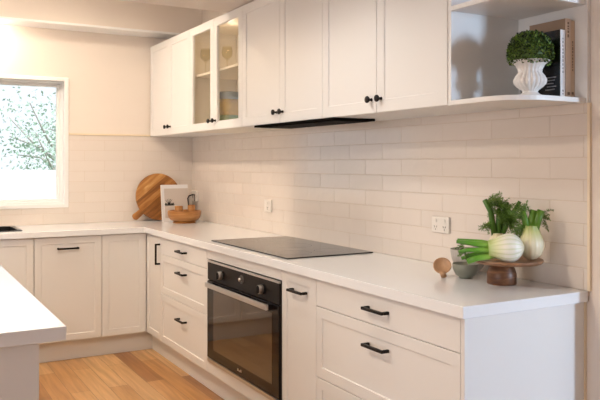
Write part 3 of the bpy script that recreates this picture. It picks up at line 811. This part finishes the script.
# upright, left at the back
fennel('upright fennel with a dense dark green head of fronds, behind the lying bulb', (3.604, -0.124, TZ + 0.0005), (0, 0, 0), 0.040, 0.036, 0.085,
       [([ir(-0.010, 0.075), ir(-0.020, 0.130), ir(-0.026, 0.170), ir(-0.050, 0.215)], 0.013, 0.010), ([ir(0.004, 0.075), ir(0.004, 0.130), ir(0.006, 0.180)], 0.0105, 0.009), ([ir(0.018, 0.075), ir(0.040, 0.130), ir(0.088, 0.208)], 0.011, 0.0075), ([ir(0.012, 0.075, 0.012), ir(0.024, 0.13, 0.016), ir(0.046, 0.205, 0.02)], 0.0095, 0.0065)],
       [(ir(-0.040, 0.200), ir(0.6, 0.1), 0.060, 14), (ir(0.004, 0.190), ir(0.35, 0.1), 0.055, 26), (ir(0.030, 0.165), ir(0.3, 0.0), 0.055, 30), (ir(0.004, 0.150), ir(0.4, -0.2), 0.055, 26), (ir(-0.022, 0.125), ir(-0.4, -0.6), 0.045, 12), (ir(0.040, 0.140), ir(0.4, -0.3), 0.06, 24)],
       'fbulb2', 'fstalkd', 5)
# lying in front: local z points to image left and slightly toward the viewer
ax = Vector((-0.66, -0.74, -0.06)).normalized()
q = ax.to_track_quat('Z', 'Y').to_euler()
def ly(a, up, n=0):   # along the axis, world up, sideways
    return (0, 0, 0)
root_loc = Vector((3.806, -0.192, TZ + 0.0545))
Mi = ax.to_track_quat('Z', 'Y').to_matrix().inverted()
def lp(along, upw, side):     # offset in world terms -> local coordinates
    sd = Vector((-ax.y, ax.x, 0)).normalized()
    return tuple(Mi @ (ax * along + Vector((0, 0, upw)) + sd * side))
fennel('white fennel bulb lying on its side with bright green stalks, front of the timber stand', root_loc, q, 0.0525, 0.0525, 0.126,
       [([lp(0.10, 0.008, 0.012), lp(0.15, 0.016, 0.014), lp(0.20, 0.024, 0.012), lp(0.240, 0.030, 0.008)], 0.0125, 0.0065),
        ([lp(0.09, -0.018, 0.004), lp(0.13, -0.028, 0.006), lp(0.165, -0.031, 0.014), lp(0.202, -0.043, 0.022)], 0.0150, 0.0105),
        ([lp(0.10, -0.008, -0.012), lp(0.15, -0.006, -0.016), lp(0.20, -0.006, -0.022), lp(0.232, -0.012, -0.030)], 0.0115, 0.006),
        ([lp(0.10, 0.010, -0.006), lp(0.15, 0.024, -0.004), lp(0.20, 0.030, -0.006), lp(0.236, 0.034, -0.014)], 0.0105, 0.0055),
        ([lp(0.10, -0.004, 0.012), lp(0.15, -0.002, 0.020), lp(0.20, 0.000, 0.022), lp(0.228, -0.006, 0.024)], 0.0105, 0.006),
        ([lp(0.10, -0.010, 0.0), lp(0.15, -0.016, 0.000), lp(0.19, -0.024, -0.004), lp(0.222, -0.034, -0.006)], 0.0105, 0.007)],
       [(lp(0.215, 0.02, 0.0), tuple(Mi @ Vector((-0.6, -0.6, -0.5))), 0.030, 5), (lp(0.205, -0.01, 0.01), tuple(Mi @ Vector((-0.5, -0.5, -0.6))), 0.030, 5)], 'fbulb', 'fstalkl', 9)

# ------------------------------------------------------------------ bowls and wooden spoon
bm = bmesh.new(); lathe(bm, [(0, 0.0), (0.026, 0.0), (0.027, 0.004), (0.040, 0.014), (0.051, 0.034), (0.0545, 0.060), (0.0535, 0.0615), (0.0515, 0.060), (0.048, 0.036), (0.036, 0.016), (0, 0.010)], 48)
o = tag(obj('small_bowl', bm, M['greenbowl'], None, True), 'small sage-grey glazed bowl at the left foot of the cake stand', 'bowl'); o.location = (3.494, -0.188, H); o.scale = (0.96, 0.96, 0.95)
bm = bmesh.new(); lathe(bm, [(0, 0.0), (0.034, 0.0), (0.035, 0.006), (0.056, 0.030), (0.070, 0.064), (0.0765, 0.108), (0.0755, 0.110), (0.0735, 0.108), (0.067, 0.066), (0.050, 0.032), (0, 0.014)], 144, mod=lambda a, z: 1 + (0.02 * math.sin(30 * a) if z > 0.008 else 0))
o = tag(obj('ribbed_bowl', bm, M['ribbowl'], None, True), 'taller pale grey ribbed bowl against the tiles behind the sage bowl', 'bowl'); o.location = (3.408, -0.090, H); o.scale = (1, 1, 0.93)

bm = bmesh.new()
# spoon bowl: shallow shell, plus a short handle; local z = facing direction
n, k = 32, 7
outer = []; inner = []
for ringi in range(k + 1):
    t = ringi / k
    A = [bm.verts.new((0.039 * t * math.cos(2 * PI * i / n), 0.032 * t * math.sin(2 * PI * i / n), -0.017 * (1 - t * t))) for i in range(n)] if ringi else [bm.verts.new((0, 0, -0.017))]
    B = [bm.verts.new((0.0365 * t * math.cos(2 * PI * i / n), 0.0295 * t * math.sin(2 * PI * i / n), -0.013 * (1 - t * t) + 0.0008)) for i in range(n)] if ringi else [bm.verts.new((0, 0, -0.012))]
    outer.append(A); inner.append(B)
for S in (outer, inner):
    for A, B in zip(S, S[1:]):
        for i in range(n):
            j = (i + 1) % n
            if len(A) == 1: bm.faces.new((A[0], B[i], B[j]))
            else: bm.faces.new((A[i], A[j], B[j], B[i]))
for i in range(n): bm.faces.new((outer[-1][i], outer[-1][(i + 1) % n], inner[-1][(i + 1) % n], inner[-1][i]))
tube(bm, [(0.030, 0, -0.004), (0.038, 0.002, -0.006), (0.045, 0.004, -0.006)], [0.011, 0.010, 0.010], 12)
o = tag(obj('wooden_scoop', bm, M['spoonw'], None, True), 'short-handled pale timber scoop beside the small sage bowl', 'scoop')
fz = Vector((0.45, -0.42, 0.75)).normalized()     # faces the room and up
hx = Vector((0.55, -0.42, -0.70)); hx = (hx - fz * hx.dot(fz)).normalized()
mt = Matrix((hx, fz.cross(hx), fz)).transposed().to_4x4()
o.matrix_world = Matrix.Translation((3.420, -0.245, H + 0.0445)) @ mt @ Matrix.Scale(1.15, 4)

# ------------------------------------------------------------------ topiary in urn
SZ = Z0 + 0.018
ux, uy = 3.827, -0.185
r = tag(empty('potted_topiary', (ux, uy, SZ + 0.0005)), 'clipped green topiary ball in a fluted white urn on the open shelf', 'plant')
bm = bmesh.new()
def flute(a, z): return 1 + (0.09 * (abs(math.cos(10 * a)) - 0.6) if 0.026 < z < 0.118 else 0)
lathe(bm, [(0, 0), (0.044, 0), (0.045, 0.007), (0.034, 0.013), (0.026, 0.020), (0.030, 0.028), (0.046, 0.040), (0.0555, 0.052), (0.0570, 0.064), (0.050, 0.078), (0.0405, 0.090), (0.042, 0.102), (0.052, 0.118), (0.066, 0.128), (0.0695, 0.132), (0.063, 0.134), (0.046, 0.128), (0, 0.126)], 160, mod=flute)
for v in bm.verts: v.co *= 1.0
o = obj('urn', bm, M['urn'], r); smooth_angle(o, 50)
bm = bmesh.new(); bmesh.ops.create_icosphere(bm, subdivisions=3, radius=0.066)
for v in bm.verts: v.co += Vector((0, 0, 0.162)); v.co.z = max(v.co.z, 0.129)
rnd = random.Random(4)
core_faces = len(bm.faces)
for i in range(4300):
    d = Vector((rnd.gauss(0, 1), rnd.gauss(0, 1), rnd.gauss(0, 1))).normalized()
    if d.z < -0.55: continue
    R_ = 0.0790 * (1 - 0.20 * rnd.random() ** 1.5) * (1 + 0.03 * math.sin(9 * d.x + 4) * math.sin(8 * d.z))
    p = Vector((0, 0, 0.162)) + Vector((d.x, d.y, d.z * 0.97)) * R_
    if p.z < 0.120: continue
    a = (d + Vector((rnd.gauss(0, 1), rnd.gauss(0, 1), rnd.gauss(0, 1))) * 0.55).normalized()
    s = a.cross(Vector((rnd.gauss(0, 1), rnd.gauss(0, 1), rnd.gauss(0, 1)))).normalized()
    l = rnd.uniform(0.006, 0.0105); w = l * 0.42
    nrm = a.cross(s) * 0.001
    vs = [bm.verts.new(p), bm.verts.new(p + a * l * 0.5 + s * w + nrm), bm.verts.new(p + a * l), bm.verts.new(p + a * l * 0.5 - s * w + nrm)]
    bm.faces.new((vs[0], vs[1], vs[2])); bm.faces.new((vs[0], vs[2], vs[3]))
me = bpy.data.meshes.new('foliage'); bm.to_mesh(me); bm.free()
o = bpy.data.objects.new('foliage', me); C.objects.link(o); o.parent = r; me.materials.append(M['leaf'])

# ------------------------------------------------------------------ books on the shelf (covers parallel to the wall, spines toward the room's end)
def book(label, x1, w, y0, y1, h, cover, marks, cov_text=None, rz=0):
    r = tag(empty('book', (x1, (y0 + y1) / 2, SZ + 0.0003)), label, 'book', 'books on the open shelf'); r.rotation_euler = (0, 0, rz)
    t = y1 - y0; c = 0.0025
    bm = bmesh.new(); bx(bm, -w, -c, -t / 2, -t / 2 + c, 0, h); bx(bm, -w, -c, t / 2 - c, t / 2, 0, h)
    obj('cover', bm, M[cover[0]], r)
    obj('spine', box(-c, 0, -t / 2, t / 2, 0, h), M[cover[1]], r, bevel=0.0008)
    obj('page_block', box(-w + 0.004, -c - 0.0002, -t / 2 + c + 0.0002, t / 2 - c - 0.0002, 0.003, h - 0.003), M['pages'], r)
    for mi, (a, b, yo, hw) in enumerate(marks):
        z = a; bm = bmesh.new()
        while z < b:
            l = random.uniform(0.005, 0.011); bx(bm, 0.0001, 0.0006, yo - hw, yo + hw, z, z + l); z += l + random.uniform(0.003, 0.006)
        obj(('spine_title', 'spine_emblem')[mi], bm, M['ink'] if cover[1] == 'bkwhite' else M['inkd'], r)
    if cov_text:
        bm = bmesh.new()
        for i, (za, xa, xb) in enumerate(cov_text): bx(bm, xa, xb, -t / 2 - 0.0005, -t / 2 - 0.0001, za, za + 0.004)
        obj('cover_print', bm, M['ink'], r)
    return r
book('black book with a white spine, front of the row beside the topiary', 3.885, 0.190, -0.094, -0.070, 0.246, ('bkblack', 'bkwhite'), [(0.09, 0.22, 0.0, 0.0025), (0.012, 0.03, 0.0, 0.003)],
     [(0.075 - i * 0.011, -0.070 + (i % 2) * 0.008, -0.020 - (i % 3) * 0.006) for i in range(5)])
book('tall cream-white book standing between the black book and the tan one', 3.886, 0.17, -0.0685, -0.0425, 0.288, ('bkbrown', 'bkcream'), [(0.22, 0.27, 0.0, 0.004), (0.012, 0.024, 0.002, 0.006)])
book('tan book standing nearest the wall, last of the row on the shelf', 3.884, 0.17, -0.0415, -0.0185, 0.284, ('bkbrown', 'bktan'), [(0.10, 0.20, 0.0, 0.0025), (0.014, 0.026, 0.0, 0.005)])

# ------------------------------------------------------------------ inside the glazed cabinet
def goblet(label, x, y, z):
    bm = bmesh.new(); lathe(bm, [(0, 0), (0.032, 0), (0.032, 0.002), (0.004, 0.006), (0.0035, 0.075), (0.012, 0.085), (0.034, 0.110), (0.038, 0.135), (0.032, 0.175), (0.031, 0.175), (0.036, 0.135), (0.032, 0.111), (0, 0.089)], 28)
    o = tag(obj('wine_glass', bm, M['drink'], None, True), label, 'glass', 'stemmed glasses in the glazed cabinet'); o.location = (x, y, z)
gz = Z0 + 0.4012
goblet('stemmed glass on the upper shelf behind the left glass door', 1.000, -0.290, gz)
goblet('stemmed glass on the upper shelf behind the right glass door', 1.165, -0.200, gz)
r = tag(empty('storage_jar', (1.300, -0.245, Z0 + 0.0175)), 'jar of yellow and green food with blue-grey lid, low behind the right glass door', 'jar')
bm = bmesh.new(); lathe(bm, [(0, 0.003), (0.074, 0.003), (0.076, 0.01), (0.076, 0.080), (0, 0.080)], 36); obj('green_filling', bm, M['jar_g'], r, True)
bm = bmesh.new(); lathe(bm, [(0, 0.0805), (0.076, 0.0805), (0.076, 0.1855), (0, 0.1855)], 36); obj('yellow_filling', bm, M['jar_y'], r, True)
bm = bmesh.new(); lathe(bm, [(0, 0), (0.081, 0), (0.081, 0.185), (0.078, 0.185), (0.078, 0.002), (0, 0.002)], 36); bm.free()
bm = bmesh.new(); lathe(bm, [(0, 0.186), (0.084, 0.186), (0.084, 0.228), (0.078, 0.233), (0, 0.233)], 36); o = obj('lid', bm, M['jar_lid'], r); smooth_angle(o)

# ------------------------------------------------------------------ outside the window
struct(obj('ground', box(-30, -0.2, -16, 14, -0.35, -0.3), M['grass']))
tag(obj('garden_wall', box(-3.6, -3.4, -9, 8, -0.3, 1.28), M['fence']), 'plain white garden wall beyond the kitchen window', 'garden wall')
def tree(label, x, y, h, cr, seed, nl, form=1.0):
    rnd = random.Random(seed)
    r = tag(empty('tree', (x, y, -0.3)), label, 'tree', 'trees beyond the garden wall')
    bm = bmesh.new()
    tube(bm, [(0, 0, 0), (0.05, 0.03, h * 0.35), (-0.04, 0.06, h * 0.75)], [0.10, 0.07, 0.03], 8)
    tips = []
    for i in range(15):
        a = rnd.uniform(0, 2 * PI); z0 = h * rnd.uniform(0.3, 0.7); l = cr * rnd.uniform(0.5, 1.0)
        e = Vector((math.cos(a) * l, math.sin(a) * l, z0 + l * rnd.uniform(0.3, 0.9)))
        mid = Vector((math.cos(a) * l * 0.5, math.sin(a) * l * 0.5, z0 + l * 0.35))
        tube(bm, [(0, 0.04, z0), mid, e], [0.03, 0.02, 0.008], 6); tips.append(e); tips.append(mid)
    obj('trunk', bm, M['bark'], r, True)
    bm = bmesh.new()
    for i in range(nl):
        c = rnd.choice(tips) + Vector((rnd.gauss(0, 1), rnd.gauss(0, 1), rnd.gauss(0, 1))) * cr * 0.20
        a = Vector((rnd.gauss(0, 1), rnd.gauss(0, 1), rnd.gauss(0, 1))).normalized(); s = a.cross(Vector((rnd.gauss(0, 1), rnd.gauss(0, 1), rnd.gauss(0, 1)))).normalized()
        l = rnd.uniform(0.04, 0.08)
        vs = [bm.verts.new(c), bm.verts.new(c + a * l * 0.5 + s * l * 0.25), bm.verts.new(c + a * l), bm.verts.new(c + a * l * 0.5 - s * l * 0.25)]
        bm.faces.new(vs)
    me = bpy.data.meshes.new('crown'); bm.to_mesh(me); bm.free(); o = bpy.data.objects.new('crown', me); C.objects.link(o); o.parent = r; me.materials.append(M['treeleaf'])
tree('bushy pale green tree beyond the garden wall, right part of the window', -6.0, 0.2, 2.6, 1.25, 2, 2600)
tree('light airy tree beyond the garden wall, left part of the window', -9.6, -3.2, 3.9, 1.5, 8, 1700)

# ------------------------------------------------------------------ light
w = bpy.data.worlds.new('world'); bpy.context.scene.world = w; w.use_nodes = True
bg = w.node_tree.nodes['Background']; bg.inputs[0].default_value = (0.86, 0.93, 1.0, 1); bg.inputs[1].default_value = 1.15

def area(name, loc, rot, sx, sy, power, col):
    l = bpy.data.lights.new(name, 'AREA'); l.shape = 'RECTANGLE'; l.size = sx; l.size_y = sy; l.energy = power; l.color = col
    o = bpy.data.objects.new(name, l); C.objects.link(o); o.location = loc; o.rotation_euler = rot; return o
def spot(name, loc, power, col, ang=100, blend=0.8, rad=0.04, aim=None):
    l = bpy.data.lights.new(name, 'SPOT'); l.energy = power; l.color = col; l.spot_size = math.radians(ang); l.spot_blend = blend; l.shadow_soft_size = rad
    o = bpy.data.objects.new(name, l); C.objects.link(o); o.location = loc
    if aim: o.rotation_euler = (Vector(aim) - Vector(loc)).to_track_quat('-Z', 'Y').to_euler()
    return o
def portal(loc, rot, sx, sy):
    o = area('window_portal', loc, rot, sx, sy, 1, (1, 1, 1)); o.data.cycles.is_portal = True; return o
portal((-0.06, (WY0 + WY1) / 2, (WZ0 + WZ1) / 2), (0, -PI / 2, 0), WZ1 - WZ0, WY1 - WY0)
DAY = (0.60, 0.79, 1.0); WARM = (1.0, 0.80, 0.61)
area('daylight_end_window', (RX - 0.02, (FY0 + FY1) / 2, (FZ0 + FZ1) / 2), (0, PI / 2, 0), FZ1 - FZ0, FY1 - FY0, 250, (0.56, 0.76, 1.0))
area('side_fill', (5.2, RY + 0.02, 1.25), (PI / 2, 0, 0), 3.0, 1.7, 46, (1.0, 0.93, 0.93))  # soft fill for the cabinet fronts, added at a made-up left-wall opening
for x, y, p, c in ((1.0, -1.05, 33, (1.0, 0.84, 0.65)), (2.05, -1.10, 12, (1.0, 0.76, 0.48)), (3.0, -1.15, 22, (0.98, 0.96, 0.90)), (3.5, -2.1, 74, (1.0, 0.86, 0.70)), (2.6, -3.2, 62, WARM), (1.45, -2.1, 112, WARM)):
    spot('downlight', (x, y, 2.29 if x > 1.5 else 2.69), p, c, 168, 0.5, 0.05, (x, y, 0))
def point(name, loc, power, col, rad):
    l = bpy.data.lights.new(name, 'POINT'); l.energy = power; l.color = col; l.shadow_soft_size = rad
    o = bpy.data.objects.new(name, l); C.objects.link(o); o.location = loc; return o
point('bulkhead_downlight', (0.17, -1.66, 2.30), 8, WARM, 0.04)
point('cabinet_fill', (1.33, -0.24, Z1 - 0.10), 0.5, WARM, 0.02)  # added lamp without a fixture, brightens the inside of the glazed cabinet
sl = bpy.data.lights.new('sun', 'SUN'); sl.energy = 4.5; sl.angle = 0.02; so = bpy.data.objects.new('sun', sl); C.objects.link(so)
so.rotation_euler = Vector((-0.5, -0.25, -0.83)).to_track_quat('-Z', 'Y').to_euler()
spot('recess_light', (1.0, -1.6, 2.62), 9, (1.0, 0.92, 0.78), 170, 0.8, 0.15, (0.2, -1.4, 2.2))

# ------------------------------------------------------------------ camera
cam = bpy.data.cameras.new('camera'); co = bpy.data.objects.new('camera', cam); C.objects.link(co)
co.location = (5.6875, -2.1867, 1.3565)
yaw = math.radians(29.462)
co.rotation_euler = (PI / 2, 0, math.atan2(math.cos(yaw), math.sin(yaw)) if False else (PI / 2 - yaw))
cam.sensor_width = 36; cam.lens = 723.9 / 600 * 36; cam.shift_y = -36.29 / 600; cam.clip_start = 0.05
bpy.context.scene.camera = co
vs = bpy.context.scene.view_settings
vs.view_transform = 'Standard'; vs.look = 'None'; vs.gamma = 1; vs.exposure = 0.07
bpy.context.scene.view_settings.use_curve_mapping = False
